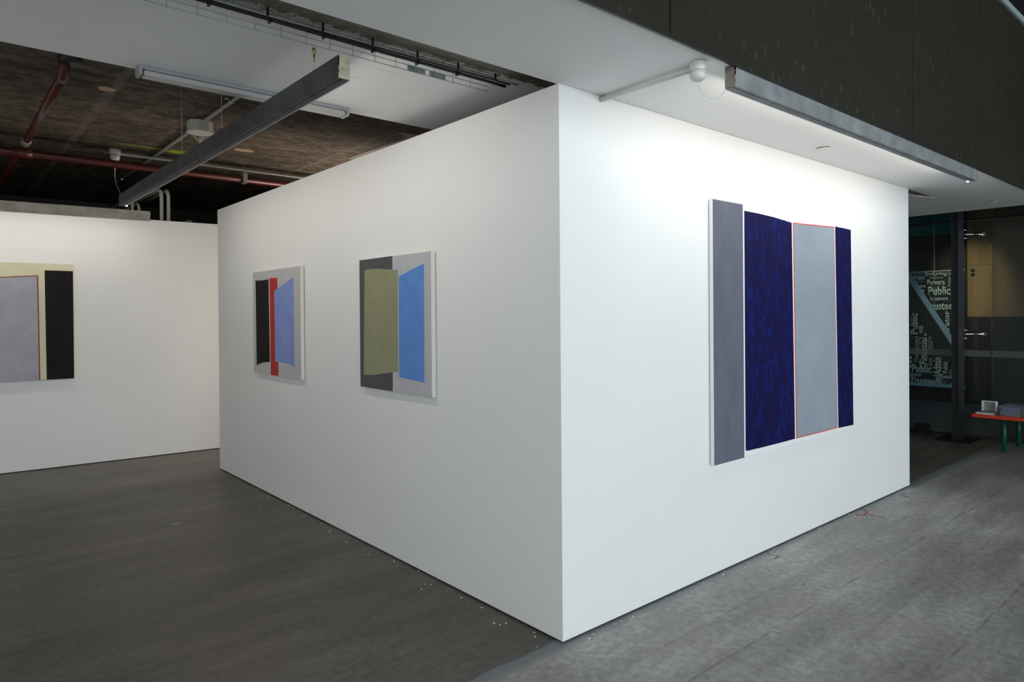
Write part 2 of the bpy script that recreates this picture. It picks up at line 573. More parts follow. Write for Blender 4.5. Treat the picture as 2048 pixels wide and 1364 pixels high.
# partition box: walls float on a thin dark strip that paints their shadow line
def partition(name, x0, x1, y0, y1, label):
    o = struct(name, MB().box(x0, x1, y0, y1, 0.009, H), M['wall'], label, 'wall')
    ix = 0.012
    b = link('base_plate', MB().box(x0+ix, x1-ix, y0+ix, y1-ix, 0.0, 0.009), M['shadow_gap'], o)
    return o


partition('wall_front', 0.0, W, 0.0, 0.09, 'bright white partition wall carrying the wide navy and grey painting')
partition('wall_side', 0.0, 0.09, 0.0905, L-0.0905, 'white partition wall carrying two small upright paintings')
partition('wall_inner', 0.0, W, L-0.09, L, 'far hidden side of the white partition box')
partition('wall_right', W-0.09, W, 0.0905, L-0.0905, 'right end of the white partition box')
# back wall, slightly turned
BA = Vector((-1.558, 5.627, 0)); BD = Vector((0.99769024, -0.06792785, 0)); BN = Vector((0.06792785, 0.99769024, 0))


def bwp(s, z, off=0.0):
    p = BA+BD*s-BN*off
    return (p.x, p.y, z)


mb = MB().prism([(-4.4, 0.008), (4.6, 0.008), (4.6, H), (-4.4, H)], lambda a, b, t: bwp(a, b, -t), 0.0, 0.1)
wb = struct('wall_back', mb, M['wall'], 'white back wall with the half visible cream and black painting', 'wall')
link('base_plate', MB().prism([(-4.3, 0.0), (4.5, 0.0), (4.5, 0.008), (-4.3, 0.008)], lambda a, b, t: bwp(a, b, -t), 0.012, 0.09), M['shadow_gap'], wb)  # dark strip painting the shadow line under the back wall

struct('wall_left', MB().box(-6.1, -6, -2.3, 9.5, 0, 4.6), M['lobby_wall'], 'dark side wall left of the view', 'wall')
struct('wall_hanging', MB().box(-4.5, -4.4, 0.3, 5.65, 0, H), M['wall'], 'white gallery wall left of the view', 'wall')
struct('wall_rear', MB().box(-6, 10, 9.5, 9.6, 0, 4.6), M['lobby_wall'], 'dark rear wall of the building behind the gallery walls', 'wall')

# ceilings
m_ = MB()
m_.box(-6, 5.76, -0.600, 0.012, H+0.001, H+0.03)
m_.box(4.62, 5.76, 0.012, 9.4, H+0.001, H+0.012)
m_.prism([(3.90, 0.095), (4.37, 0.095), (4.62, 0.012), (4.62, 9.4), (3.90, 9.4)], lambda a, b, t: (a, b, t), H+0.001, H+0.012)
cl_ = struct('ceiling', m_, M['ceil'], 'smooth white lowered ceiling running past the bright corner of the box', 'ceiling')
lab(link('bare_patch', MB().prism([(3.85, 0.0125), (4.613, 0.0125), (4.37, 0.0945), (3.85, 0.0945)], lambda a, b, t: (a, b, t), H+0.0045, H+0.010), M['brown_end'], cl_), 'bare brown strip in a gap of the ceiling')
struct('ceiling_beam_soffit', MB().box(-6, 6, 0.0, 1.255, 2.5, 3.1), M['soffit'], 'white painted concrete beam soffit with a bare chipped edge', 'ceiling')
sl = struct('ceiling_slab', MB().box(-6, 6, 1.255, 9.5, 3.1, 3.25), M['slab'], 'dark brown stained raw concrete slab over the back of the gallery', 'ceiling')
struct('ceiling_upper', MB().box(-6.1, 10, -8, 9.6, 4.6, 4.7), M['dark_ceiling'], 'dark high ceiling above the fascia', 'ceiling')
# marks on the slab
for k, (x, y, a, bq, mm, nm, lb) in enumerate([
        (-1.03, 3.68, 0.055, 0.06, 'spall', 'spalled_patch', 'large tan spalled patch'),
        (0.402, 4.93, 0.10, 0.06, 'spall', 'spalled_patch', 'small tan spalled patch'),
        (-0.10, 5.42, 0.11, 0.07, 'lime', 'spray_mark', 'lime green spray blob'),
        (-0.42, 5.40, 0.22, 0.016, 'lime', 'spray_mark', 'thin lime green spray line'),
        (-0.20, 5.92, 0.07, 0.02, 'lime', 'spray_mark', 'short lime green spray dash')]):
    rr = random.Random(k)
    pts = []
    for i in range(18):
        t = 2*math.pi*i/18
        q = 0.8+0.35*rr.random()
        pts.append((x+a*q*math.cos(t), y+bq*q*math.sin(t)))
    o = link(nm, MB().prism(pts, lambda a_, b_, t: (a_, b_, t), 3.096, 3.1005), M[mm], sl)
    lab(o, lb)
# dark formwork seam triangle over the box
link('formwork_fin', MB().prism([(1.20, 3.35), (1.55, 3.30), (1.62, 3.36), (1.50, 4.6), (1.38, 4.6), (1.42, 3.45)], lambda a, b, t: (a, b, t), 3.0955, 3.1005), M['brown_end'], sl)

# paint marks on floor
def strip(path, wd):
    mb = MB()
    for (a, b) in zip(path[:-1], path[1:]):
        a = Vector((*a, 0)); b = Vector((*b, 0)); d = (b-a).normalized(); nn = Vector((-d.y, d.x, 0))*wd/2
        ex = d*wd*0.3
        vs = [a-nn-ex, b-nn+ex, b+nn+ex, a+nn-ex]
        mb.prism([(q.x, q.y) for q in vs], lambda p, q, t: (p, q, t), 0.0002, 0.0012)
    return mb


arc = [(2.966, -0.005), (2.995, 0.001-0.02), (3.001, -0.037), (2.948, -0.072), (2.871, -0.083), (2.829, -0.06), (2.847, -0.029)]
o = link('spray_mark', strip(arc, 0.014), M['red_chalk'], fl); lab(o, 'red sprayed curve on the concrete by the bright wall')
link('spray_mark', strip([(2.915, -0.085), (2.897, -0.200)], 0.012), M['red_chalk'], fl)
o = link('chalk_mark', strip([(1.674, -0.02), (1.669, -0.055), (1.674, -0.093), (1.615, -0.094)], 0.008), M['grey_chalk'], fl); lab(o, 'faint grey zigzag mark')
o = link('chalk_mark', strip([(3.62, -0.05), (3.58, -0.13)], 0.016), M['blue_chalk'], fl); lab(o, 'small blue dash')
o = link('chalk_mark', strip([(3.66, -0.04), (3.69, -0.10)], 0.008), M['blue_chalk'], fl)
# crumbs along the foot of the walls
rr = random.Random(11)
mb = MB()
for k in range(70):
    if k % 2:
        x, y = rr.uniform(0.05, 3.8), -abs(rr.gauss(0, 0.03))-0.008
    else:
        x, y = -abs(rr.gauss(0, 0.05))-0.008, rr.uniform(0.05, 3.6)
    s1 = rr.uniform(0.0015, 0.0045)
    mb.box(x-s1, x+s1, y-s1*0.8, y+s1*0.8, 0.0002, s1*0.9)
o = tag(link('floor_debris', mb, M['paper']), 'tiny pale crumbs of plaster scattered along the foot of the box walls', 'debris')
o['kind'] = 'stuff'

# fascia of dark panels
FY = -0.607
fas = thing('fascia', 'tall dark speckled panel fascia hanging above the lowered white ceiling', 'fascia', (2, FY, H))
fas['kind'] = 'structure'
seams = [-6.0, -3.9, -1.3, -0.043, 2.27, 3.546, 4.83, 6.1, 7.4, 9.9]
for a, b in zip(seams[:-1], seams[1:]):
    link('panel', MB().box(a+0.004, b-0.004, FY, FY+0.02, H-0.002, 3.715, 0.0015), M['fascia'], fas)
link('backing_board', MB().box(-6, 9.9, FY+0.021, FY+0.045, H+0.032, 3.70), M['black_matt'], fas)
lab(link('bottom_trim', MB().box(-6, 9.9, FY-0.003, FY+0.006, H-0.010, H-0.003), M['black'], fas), 'thin black bottom edge')
lab(link('top_rail', MB().box(-6, 9.9, FY-0.015, FY+0.03, 3.718, 3.765, 0.002), M['trim_light'], fas), 'pale metal top rail')

# ------------------------------------------------------------------ hanging light beams
def beam(label, fx, length, side_mat, end_mat, power, end_label, w_=0.045, h_=0.087, tip=True):
    """fx(s, t, z) -> world; s along, t across towards the lit wall"""
    root = thing('light_beam', label, 'light beam', fx(length/2, w_/2, 0), 'hanging beams with hidden LED strips')
    mb = MB()
    vs = []
    N = 40
    prof = [(0.0, h_), (0.0, 0.0015), (0.0015, 0.0), (0.012, 0.0), (0.0125, 0.004), (0.0165, 0.004), (0.017, 0.0), (w_, 0.0), (w_, h_)]
    for k, s0 in enumerate((0.004, length-0.004)):
        vs += [fx(s0, t, z) for t, z in prof]
    q = len(prof)
    fs = [(i, (i+1) % q, q+(i+1) % q, q+i) for i in range(q)]+[tuple(range(q)), tuple(range(q, 2*q))[::-1]]
    mb.add(vs, fs)
    link('body', mb, side_mat, root)
    # ragged end plates
    for k, s0 in enumerate((0.0, length)):
        rr = random.Random(k+3)
        pts = []
        for (a, b), (c, d) in zip([(0, 0), (w_, 0), (w_, h_), (0, h_)], [(w_, 0), (w_, h_), (0, h_), (0, 0)]):
            for i in range(6):
                u = i/6
                pts.append((a+(c-a)*u+rr.uniform(-.0008, .0008), b+(d-b)*u+rr.uniform(-.0008, .0008)))
        s1 = 0.004 if k == 0 else length-0.004
        o = link('end_plate', MB().prism(pts, lambda a, b, t: fx(t, a, b), s0, s1), end_mat, root)
        lab(o, end_label)
        mb = MB()
        for i in range(9):
            b = rr.uniform(0.0, h_-0.01)
            hh = rr.uniform(0.004, 0.014)
            ss = 0.002 if k == 0 else length-0.002
            for tt in ((-0.0012, 0.0012),):
                vs = [fx(s, t, z) for s in (ss-0.004, ss+0.003) for t in tt for z in (b, b+hh)]
                mb.add(vs, [(0, 1, 3, 2), (4, 6, 7, 5), (0, 4, 5, 1), (2, 3, 7, 6), (0, 2, 6, 4), (1, 5, 7, 3)])
        o = link('rust_flakes', mb, M['rust'], root)
        o['kind'] = 'stuff'
    # LED profile on the wall side
    vs = [fx(s, t, z) for s in (0.03, length-0.03) for t in (w_+0.0005, w_+0.012) for z in (0.004, 0.018)]
    o = link('led_profile', MB().add(vs, [(0, 1, 3, 2), (4, 6, 7, 5), (0, 4, 5, 1), (2, 3, 7, 6), (0, 2, 6, 4), (1, 5, 7, 3)]), M['zinc'], root)
    tl = 0.02 if tip else 0.06
    vs = [fx(s, t, z) for s in (length-tl-0.010, length-tl) for t in (w_-0.004, w_+0.010) for z in ((-0.004, 0.003) if tip else (0.005, 0.012))]
    o = link('led_end', MB().add(vs, [(0, 1, 3, 2), (4, 6, 7, 5), (0, 4, 5, 1), (2, 3, 7, 6), (0, 2, 6, 4), (1, 5, 7, 3)]), M['led'], root)
    lab(o, 'glowing tip of the LED strip')
    c = Vector(fx(length/2, w_+0.014, 0.011))
    dr = Vector(fx(length/2, w_+1.0, -TILT))-Vector(fx(length/2, w_, 0.0))
    dl = Vector(fx(length, 0, 0))-Vector(fx(0, 0, 0))
    l = area('led_strip', c, dr, length-0.08, 0.012, power, LED_COL)
    # size_x must run along the beam
    zax = -dr.normalized(); xax = dl.normalized(); yax = zax.cross(xax)
    l.rotation_euler = Matrix((xax, yax, zax)).transposed().to_euler()
    own_light(l, root)
    return root


b1 = beam('dull steel beam hung on wires before the two small paintings, its cream end to the camera',
          lambda s, t, z: (-0.875+t, 0.285+s, 2.308+z), 3.82, M['beam_dark'], M['cream_end'], LED1_W, 'chipped cream end plate')
b2 = beam('pale mottled beam under the dark fascia, lighting the wide navy painting',
          lambda s, t, z: (0.385+s, -0.603+t, 2.314+z), 3.085, M['beam'], M['brown_end'], LED2_W, 'brown weathered end plate', h_=0.0865)
b3 = beam('tan grey beam at the far left in front of the back wall top',
          lambda s, t, z: bwp(-2.6+s, 2.312+z, 0.615-t), 3.745, M['beam_tan'], M['beam_tan'], LED3_W, 'plain grey end plate', tip=False)

# suspension wires
def wire(x, y, z0, z1, label):
    r = thing('beam_hanger', label, 'hanger', (x, y, z0), 'wires holding the left hanging beam')
    link('cable', MB().tube([(x, y, z0), (x, y, z1-0.02)], 0.0011, 6), M['zinc'], r)
    return r


h1 = wire(-0.853, 0.545, 2.395, 2.455, 'short wire and brass hook over the cream-ended beam')
mb = MB().tube([(-0.853, 0.545, 2.445), (-0.853, 0.545, 2.478)], [0.003, 0.0045], 8)
ho = [(-0.853+0.007*math.sin(t), 0.545, 2.487+0.008*math.cos(t)) for t in [i*math.pi/6 for i in range(-4, 7)]]
mb.tube(ho, 0.0022, 6)
mb.lathe((-0.853, 0.545, 2.494), [(0, 0.004), (0.003, 0.009), (0.006, 0.009)], 12)
link('hook', mb, M['brass'], h1)
h2 = wire(-0.853, 1.68, 2.395, 3.1, 'long thin wire rising from the middle of the cream-ended beam')
link('ceiling_eye', MB().lathe((-0.853, 1.68, 3.07), [(0, 0.003), (0.02, 0.006), (0.03, 0.012)], 10), M['brass'], h2)
h3 = wire(-0.853, 2.42, 2.395, 3.1, 'thinner wire rising from the cream-ended beam, the farthest of its wires')
link('ceiling_eye', MB().lathe((-0.853, 2.42, 3.07), [(0, 0.003), (0.02, 0.006), (0.03, 0.012)], 10), M['brass'], h3)

# ------------------------------------------------------------------ paintings
def fx_side(y, z, t): return (-t, y, z)          # on the wall x = 0
def fx_front(x, z, t): return (x, -t, z)         # on the wall y = 0
def fx_back(s, z, t): return bwp(s, z, t)


def painting(label, fn, y0, y1, z0, z1, T, layers, ground, back=0.006, sm='canvas'):
    root = thing('painting', label, 'painting', fn((y0+y1)/2, z0, 0))
    # canvas body with soft bevelled edge
    e = 0.003
    rect = lambda d: [(y0+d, z0+d), (y1-d, z0+d), (y1-d, z1-d), (y0+d, z1-d)]
    vs = []
    for d, t in ((0, back), (0, T-e), (e*0.3, T-e*0.3), (e, T)):
        vs += [fn(a, b, t) for a, b in rect(d)]
    fs = [(3, 2, 1, 0)]
    for k in range(3):
        fs += [(4*k+i, 4*k+(i+1) % 4, 4*(k+1)+(i+1) % 4, 4*(k+1)+i) for i in range(4)]
    fs.append((12, 13, 14, 15))
    link('canvas', MB().add(vs, fs), ground, root)
    i_ = 0.012
    st = MB()
    for (a0, a1, b0, b1_) in ((y0+i_, y1-i_, z0+i_, z0+0.05), (y0+i_, y1-i_, z1-0.05, z1-i_), (y0+i_, y0+0.05, z0+0.0501, z1-0.0501), (y1-0.05, y1-i_, z0+0.0501, z1-0.0501)):
        st.prism([(a0, b0), (a1, b0), (a1, b1_), (a0, b1_)], fn, 0.0005, back)
    link('stretcher', st, M['stretcher'], root)
    for k, (nm, pts, mm, lb) in enumerate(layers):
        zz = T+0.0004*(k+1)
        o = link('painted_shape', MB().prism(pts, fn, T-0.0005, zz), M[mm], root)
        lab(o, lb)
    return root


def rim(pts, wd):
    """outline ring as a list of quads' points -> four-sided strips joined"""
    return pts


# upright painting, near one on the side wall
painting('upright canvas with an olive and a bright blue panel over charcoal and pale grey', fx_side, 0.932, 1.7165, 0.9775, 1.7545, 0.030, [
    ('a', [(0.936, 0.981), (1.330, 0.981), (1.326, 1.751), (0.936, 1.751)], 'p_grey2', 'pale lavender grey half'),
    ('b', [(1.7160, 0.978), (1.3337, 0.978), (1.3257, 1.754), (1.7160, 1.754)], 'p_char', 'charcoal half'),
    ('c', [(1.651, 1.6903), (1.5991, 1.6918), (1.5491, 1.692), (1.4996, 1.6902), (1.4496, 1.6872), (1.3538, 1.6784), (1.2667, 1.6696), (1.2725, 1.0929), (1.3372, 1.0876), (1.4326, 1.0749), (1.546, 1.06), (1.6194, 1.054), (1.6719, 1.0544)], 'p_olive', 'olive green curved shape'),
    ('d', [(1.2569, 1.6322), (1.1978, 1.6463), (1.1351, 1.6625), (1.0619, 1.6782), (1.0014, 1.689), (1.0054, 1.0522), (1.0717, 1.0554), (1.1697, 1.06), (1.2613, 1.0641)], 'p_blue', 'cornflower blue curved shape')],
    M['canvas'])
painting('smaller upright canvas with black, red and periwinkle shapes on pale grey, nearest the far edge', fx_side, 2.585, 3.515, 0.958, 1.7725, 0.030, [
    ('a', [(2.592, 0.962), (3.514, 0.962), (3.514, 1.769), (2.592, 1.769)], 'p_grey', 'pale grey ground'),
    ('b', [(3.4558, 1.7057), (3.41, 1.7020), (3.3629, 1.6998), (3.2622, 1.6997), (3.1816, 1.7022), (3.1692, 1.0588), (3.2593, 1.0523), (3.3101, 1.0470), (3.3601, 1.0382), (3.4030, 1.0285), (3.4473, 1.0162)], 'p_black', 'black curved column'),
    ('c', [(3.1582, 1.71), (3.0056, 1.7046), (3.0015, 0.9590), (3.1506, 0.9590)], 'p_red', 'crimson vertical bar'),
    ('d', [(3.0676, 1.606), (3.004, 1.6236), (2.8517, 1.6609), (2.7094, 1.6981), (2.7035, 1.3786), (2.7028, 1.0481), (2.7791, 1.0585), (2.8662, 1.0645), (2.9557, 1.0665), (3.0607, 1.0665)], 'p_peri', 'periwinkle blue shape')],
    M['canvas'])
mid = [(1.9886, 1.9648), (2.2577, 1.9734), (2.5534, 1.9829), (2.5907, 0.632), (2.2705, 0.6313), (2.0154, 0.6325)]
i1 = [(1.9966, 1.9590), (2.2577, 1.9670), (2.5464, 1.9765), (2.5837, 0.638), (2.2705, 0.6375), (2.0234, 0.6388)]
painting('wide white canvas with slate, navy, steel grey and navy vertical panels', fx_front, 1.1155, 2.838, 0.5995, 2.0205, 0.028, [
    ('a', [(1.1165, 2.0195), (1.4137, 2.0195), (1.4151, 0.6005), (1.1165, 0.6005)], 'p_slate', 'slate violet panel'),
    ('b', [(1.4287, 1.9859), (1.5887, 1.9839), (1.7552, 1.9779), (1.87, 1.9702), (1.9728, 1.9622), (1.9995, 0.633), (1.839, 0.6318), (1.6198, 0.6322), (1.4486, 0.634), (1.4328, 0.638), (1.4288, 0.646)], 'p_navy', 'broad navy brushed panel'),
    ('c', mid, 'p_line', 'thin red outline'),
    ('d', i1, 'p_steel', 'steel grey panel'),
    ('e', [(2.5691, 1.9855), (2.6837, 1.9845), (2.8088, 1.981), (2.836, 0.6254), (2.7327, 0.6271), (2.6033, 0.6305)], 'p_navy', 'narrow navy brushed panel')],
    M['canvas_white'])
painting('cream canvas with lilac grey field and black bar on the far left wall', fx_back, -0.95, 0.5725, 0.837, 1.921, 0.040, [
    ('b', [(0.3489, 1.858), (0.5715, 1.8566), (0.5720, 0.8385), (0.356, 0.8385)], 'p_ink', 'black upright bar'),
    ('c', [(-0.93, 1.712), (0.2998, 1.8096), (0.3068, 0.8385), (-0.93, 0.8385)], 'p_dkred', 'thin dark red outline'),
    ('d', [(-0.92, 1.705), (0.2915, 1.8015), (0.2985, 0.8385), (-0.92, 0.8385)], 'p_lilac', 'cloudy lilac grey field')],
    M['p_cream'])

# ------------------------------------------------------------------ wire cable tray (upturned basket)
tray = thing('cable_tray', 'galvanised wire basket cable tray fixed under the bare concrete strip', 'cable tray', (-1.6, 0.28, 2.44))
X1 = -0.085
def rail(y, z, r=0.0016, x0=-3.2, x1=X1, nm='rail'):
    link(nm, MB().tube([(x0, y, z), (x1, y, z)], r, 6), M['zinc'], tray)


for y, z in ((0.372, 2.440), (0.372, 2.463), (0.372, 2.4865), (0.345, 2.489), (0.315, 2.489), (0.285, 2.4865), (0.285, 2.468)):
    rail(y, z)
proto = None
k = 0
x = X1-0.006
while x > -3.1:
    if proto is None:
        mb = MB().tube([(x, 0.3755, 2.438), (x, 0.3755, 2.488), (x, 0.372, 2.4925), (x, 0.285, 2.4925), (x, 0.2815, 2.488), (x, 0.2815, 2.466)], 0.0019, 6)
        proto = link('cross_wire', mb, M['zinc'], tray)
        px0 = x
    else:
        o = proto.copy()
        COL.objects.link(o)
        o.location = (x-px0, 0, 0)
    x -= 0.0967
for x0, x1 in ((-0.515, -0.425), (-0.405, -0.32)):
    for y in (0.3795,):
        mb = MB().prism([(x0, 2.447), (x0+0.012, 2.441), (x1-0.012, 2.441), (x1, 2.447), (x1, 2.462), (x1-0.012, 2.468), (x0+0.012, 2.468), (x0, 2.462)], lambda a, b, t: (a, t, b), y-0.001, y+0.001)
        for xb in (x0+0.01, x1-0.01):
            mb.tube([(xb, y-0.004, 2.4545), (xb, y+0.004, 2.4545)], 0.005, 8)
        lab(link('splice_plate', mb, M['zinc_plate'], tray), 'small zinc splice plate')


def sag(y, z, r, x0, x1, amp, m_, label, seed, nn=46):
    rr = random.Random(seed)
    ph = rr.uniform(0, 6)
    pts = []
    for i in range(nn+1):
        t = i/nn
        xx = x0+(x1-x0)*t
        pts.append((xx, y+amp*math.sin(xx*2.1+ph)+0.3*amp*math.sin(xx*7+ph), z+0.2*amp*math.sin(xx*5+ph)))
    return link('cable', MB().tube(pts, r, 8), M[m_]), pts


o, pts = sag(0.344, 2.4765, 0.0075, -3.2, 0.0, 0.006, 'black', '', 3)
tag(o, 'thick black cable running along the wire tray', 'cable')
for i, t in enumerate(range(3, 45, 3)):
    p = pts[t]
    link('cable_tie', MB().box(p[0]-0.004, p[0]+0.004, p[1]-0.010, p[1]+0.013, p[2]-0.0115, p[2]+0.011), M['black'], o)
o, _ = sag(0.322, 2.4785, 0.0045, -3.2, 0.0, 0.004, 'black', '', 5)
tag(o, 'thinner black cable beside the thick one in the tray', 'cable')
o, _ = sag(0.306, 2.4785, 0.003, -3.2, 0.03, 0.004, 'pvc', '', 5)
tag(o, 'thin pale cable next to the black cables in the tray', 'cable')
o, _ = sag(0.293, 2.476, 0.0025, -3.2, 0.03, 0.004, 'zinc_plate', '', 9)
tag(o, 'thin blue grey cable nearest the bare concrete in the tray', 'cable')
x = -0.12
while x > -3.1:
    link('clip', MB().box(x-0.0035, x+0.0035, 0.2755, 0.2813, 2.462, 2.4915), M['black'], tray)
    x -= 0.205

# ------------------------------------------------------------------ batten light under the beam soffit
bt = thing('batten_light', 'unlit white batten light along the far edge of the painted beam soffit', 'ceiling light', (-0.86, 1.21, 2.457))
link('housing', MB().box(-1.352, -0.372, 1.175, 1.247, 2.482, 2.4995, 0.003), M['batten_grey'], bt)
link('diffuser', MB().box(-1.335, -0.389, 1.179, 1.243, 2.458, 2.4815, 0.006), M['diffuser'], bt)
for x in (-1.355, -0.383):
    link('end_cap', MB().box(x, x+0.014, 1.173, 1.249, 2.457, 2.4995, 0.003), M['batten_grey'], bt)

# ------------------------------------------------------------------ pipes on the slab
rp = thing('sprinkler_main', 'long red sprinkler pipe crossing under the raw slab', 'pipe', (0, 5.54, 2.92))
link('pipe', MB().tube([(-5.9, 5.54, 2.92), (3.9, 5.54, 2.92)], 0.036, 20), M['red_pipe'], rp)
for x in (-1.37,):
    link('tee', MB().tube([(x-0.07, 5.54, 2.92), (x+0.07, 5.54, 2.92)], 0.046, 20), M['red_pipe'], rp)
hg = thing('pipe_hanger', 'grey strap hanger on a rod holding the red main near the box', 'bracket', (0.62, 5.54, 2.88))
link('rod', MB().tube([(0.62, 5.54, 2.955), (0.62, 5.54, 3.1)], 0.005, 8), M['zinc'], hg)
mb = MB()
mb.box(0.597, 0.643, 5.496, 5.502, 2.885, 2.985)
mb.box(0.597, 0.643, 5.578, 5.584, 2.885, 2.985)
mb.box(0.597, 0.643, 5.496, 5.584, 2.879, 2.885)
mb.box(0.597, 0.643, 5.496, 5.584, 2.985, 2.991)
link('strap', mb, M['zinc_plate'], hg)
rb = thing('sprinkler_branch', 'red branch pipe running from the ceiling flange to the red main', 'pipe', (-1.37, 4.2, 2.95))
link('pipe', MB().tube([(-1.37, 3.19, 2.97), (-1.37, 5.42, 2.97)], 0.030, 18), M['red_pipe'], rb)
link('elbow', MB().tube([(-1.37, 3.20, 2.97), (-1.37, 3.14, 2.972), (-1.37, 3.11, 2.99), (-1.37, 3.098, 3.03), (-1.37, 3.095, 3.09)], 0.034, 16), M['red_pipe'], rb)
lab(link('flange', MB().lathe((-1.335, 3.075, 3.04), [(0, 0.05), (0.012, 0.062), (0.045, 0.066), (0.0595, 0.07)], 24), M['column'], rb), 'dark round flange')
lab(link('coupling', MB().tube([(-1.37, 5.20, 2.97), (-1.37, 5.23, 2.97), (-1.37, 5.26, 2.97), (-1.37, 5.34, 2.97), (-1.37, 5.36, 2.97)], [0.032, 0.038, 0.034, 0.038, 0.032], 18), M['silver'], rb), 'silver coupling')
rc = tag(link('sprinkler_branch', MB().tube([(-1.39, 5.62, 2.955), (-1.39, 9.2, 2.955)], 0.026, 16), M['red_pipe']), 'red branch pipe going back into the dark beyond the main', 'pipe')

cy = thing('conduit', 'grey conduit running away along the slab past the junction boxes', 'conduit', (-0.238, 5.2, 3.08))
link('pipe', MB().tube([(-0.238, 1.27, 3.084), (-0.238, 9.3, 3.084)], 0.0150, 12), M['pvc_grey'], cy)
for y in (3.35, 5.72, 7.2):
    mb = MB().tube([(-0.238-0.019, y, 3.094), (-0.238-0.018, y, 3.078), (-0.238, y, 3.066), (-0.238+0.018, y, 3.078), (-0.238+0.019, y, 3.094)], 0.0035, 6)
    mb.box(-0.290, -0.257, y-0.01, y+0.01, 3.095, 3.0995)
    link('saddle', mb, M['steel'], cy)
cx = thing('conduit', 'white conduit crossing the slab from the small ceiling rose to the box', 'conduit', (0.7, 5.70, 3.08))
link('pipe', MB().tube([(-0.56, 5.70, 3.058), (3.9, 5.70, 3.058)], 0.0125, 12), M['pvc'], cx)
for x in (0.43, 1.12):
    mb = MB().tube([(x, 5.682, 3.094), (x, 5.683, 3.058), (x, 5.70, 3.042), (x, 5.717, 3.058), (x, 5.718, 3.094)], 0.0035, 6)
    link('saddle', mb, M['steel'], cx)
rose = thing('ceiling_rose', 'small white ceiling rose on the raw slab above the far end of the beam', 'ceiling rose', (-0.60, 5.70, 3.0))
link('body', MB().lathe((-0.60, 5.70, 3.045), [(0, 0.045), (0.02, 0.05), (0.0545, 0.05)], 24), M['pvc'], rose)
link('cap', MB().lathe((-0.60, 5.70, 2.985), [(0, 0.015), (0.008, 0.036), (0.03, 0.043), (0.058, 0.045)], 24), M['pvc'], rose)
pts = [(-0.60, 5.70, 2.985), (-0.605, 5.6, 2.90), (-0.66, 5.0, 2.66), (-0.75, 4.4, 2.50), (-0.82, 4.15, 2.44), (-0.85, 4.06, 2.394)]
def smooth_path(p, k=6):
    p = [Vector(q) for q in p]
    out = []
    for i in range(len(p)-1):
        a = p[max(i-1, 0)]; b = p[i]; c = p[i+1]; d = p[min(i+2, len(p)-1)]
        for j in range(k):
            t = j/k
            out.append(0.5*((2*b)+(-a+c)*t+(2*a-5*b+4*c-d)*t*t+(-a+3*b-3*c+d)*t*t*t))
    out.append(p[-1])
    return out


WR = smooth_path([(-0.60, 5.70, 2.986), (-0.60, 5.70, 2.93), (-0.605, 5.68, 2.80), (-0.66, 5.2, 2.60), (-0.76, 4.5, 2.455), (-0.82, 4.2, 2.42), (-0.85, 4.05, 2.3955)])
tag(link('flex_cable', MB().tube(WR, 0.0035, 8), M['pvc']), 'thin white cable hanging from the small slab rose to the far beam end', 'cable')

# junction boxes with looped tails
def octo(c, r, h0, h1):
    return MB().prism([(c[0]+r*math.cos(math.pi/8+i*math.pi/4), c[1]+r*math.sin(math.pi/8+i*math.pi/4)) for i in range(8)], lambda a, b, t: (a, b, t), h0, h1)


jb = thing('junction_box', 'white octagonal junction box on the grey conduit', 'junction box', (-0.238, 4.16, 3.0))
link('body', octo((-0.238, 4.16), 0.105, 3.02, 3.0995), M['pvc'], jb)
link('lid', octo((-0.238, 4.16), 0.110, 3.005, 3.0195), M['pvc'], jb)
for k in range(3):
    c = (-0.20+0.045*k, 4.34+0.02*k)
    pts = [(c[0]+0.035*math.cos(t), c[1]+0.01*math.sin(2*t), 3.02-0.035*math.sin(t)) for t in [i*math.pi/8 for i in range(0, 9)]]
    link('cable_loop', MB().tube(pts, 0.006, 8), M['pvc'], jb)
j2 = thing('junction_box', 'second smaller octagonal junction box, just behind the beam edge', 'junction box', (-0.07, 4.50, 3.0))
link('body', octo((-0.06, 4.50), 0.085, 3.02, 3.0995), M['pvc'], j2)
link('lid', octo((-0.06, 4.50), 0.088, 3.008, 3.0195), M['pvc'], j2)

# vertical pipes behind the back wall
def riser(x, y, r, label, ztop, dx):
    p = [(x, y, 0.0), (x, y, ztop-0.10)]
    for i in range(1, 7):
        t = i/6*math.pi/2
        p.append((x, y+0.10*(1-math.cos(t)), ztop-0.10+0.10*math.sin(t)))
    p.append((x, y+1.6, ztop))
    tag(link('riser_pipe', MB().tube(p, r, 12), M['pvc']), label, 'pipe', 'cream pipes behind the back wall')


riser(-0.105, 6.0, 0.019, 'cream riser pipe behind the back wall, left one of the thick pair', 2.80, 0)
riser(-0.035, 6.0, 0.019, 'cream riser pipe behind the back wall, right one of the thick pair', 2.80, 0)
riser(-0.345, 6.2, 0.012, 'thin cream riser pipe, leftmost behind the back wall', 2.72, 0)
riser(-0.28, 6.2, 0.014, 'thin cream riser pipe beside the leftmost one', 2.66, 0)
tag(link('ledge_pipe', MB().tube([(-0.25, 5.78, 2.418), (0.10, 5.77, 2.418), (1.0, 5.72, 2.418)], 0.012, 10), M['pvc_grey']), 'thin grey pipe lying just above the back wall top', 'pipe')
bp = link('ledge_block', MB().box(0.06, 0.12, 5.68, 5.74, 2.40, 2.445, 0.003), M['brown_end'])
tag(bp, 'small brown block on the back wall top', 'block')

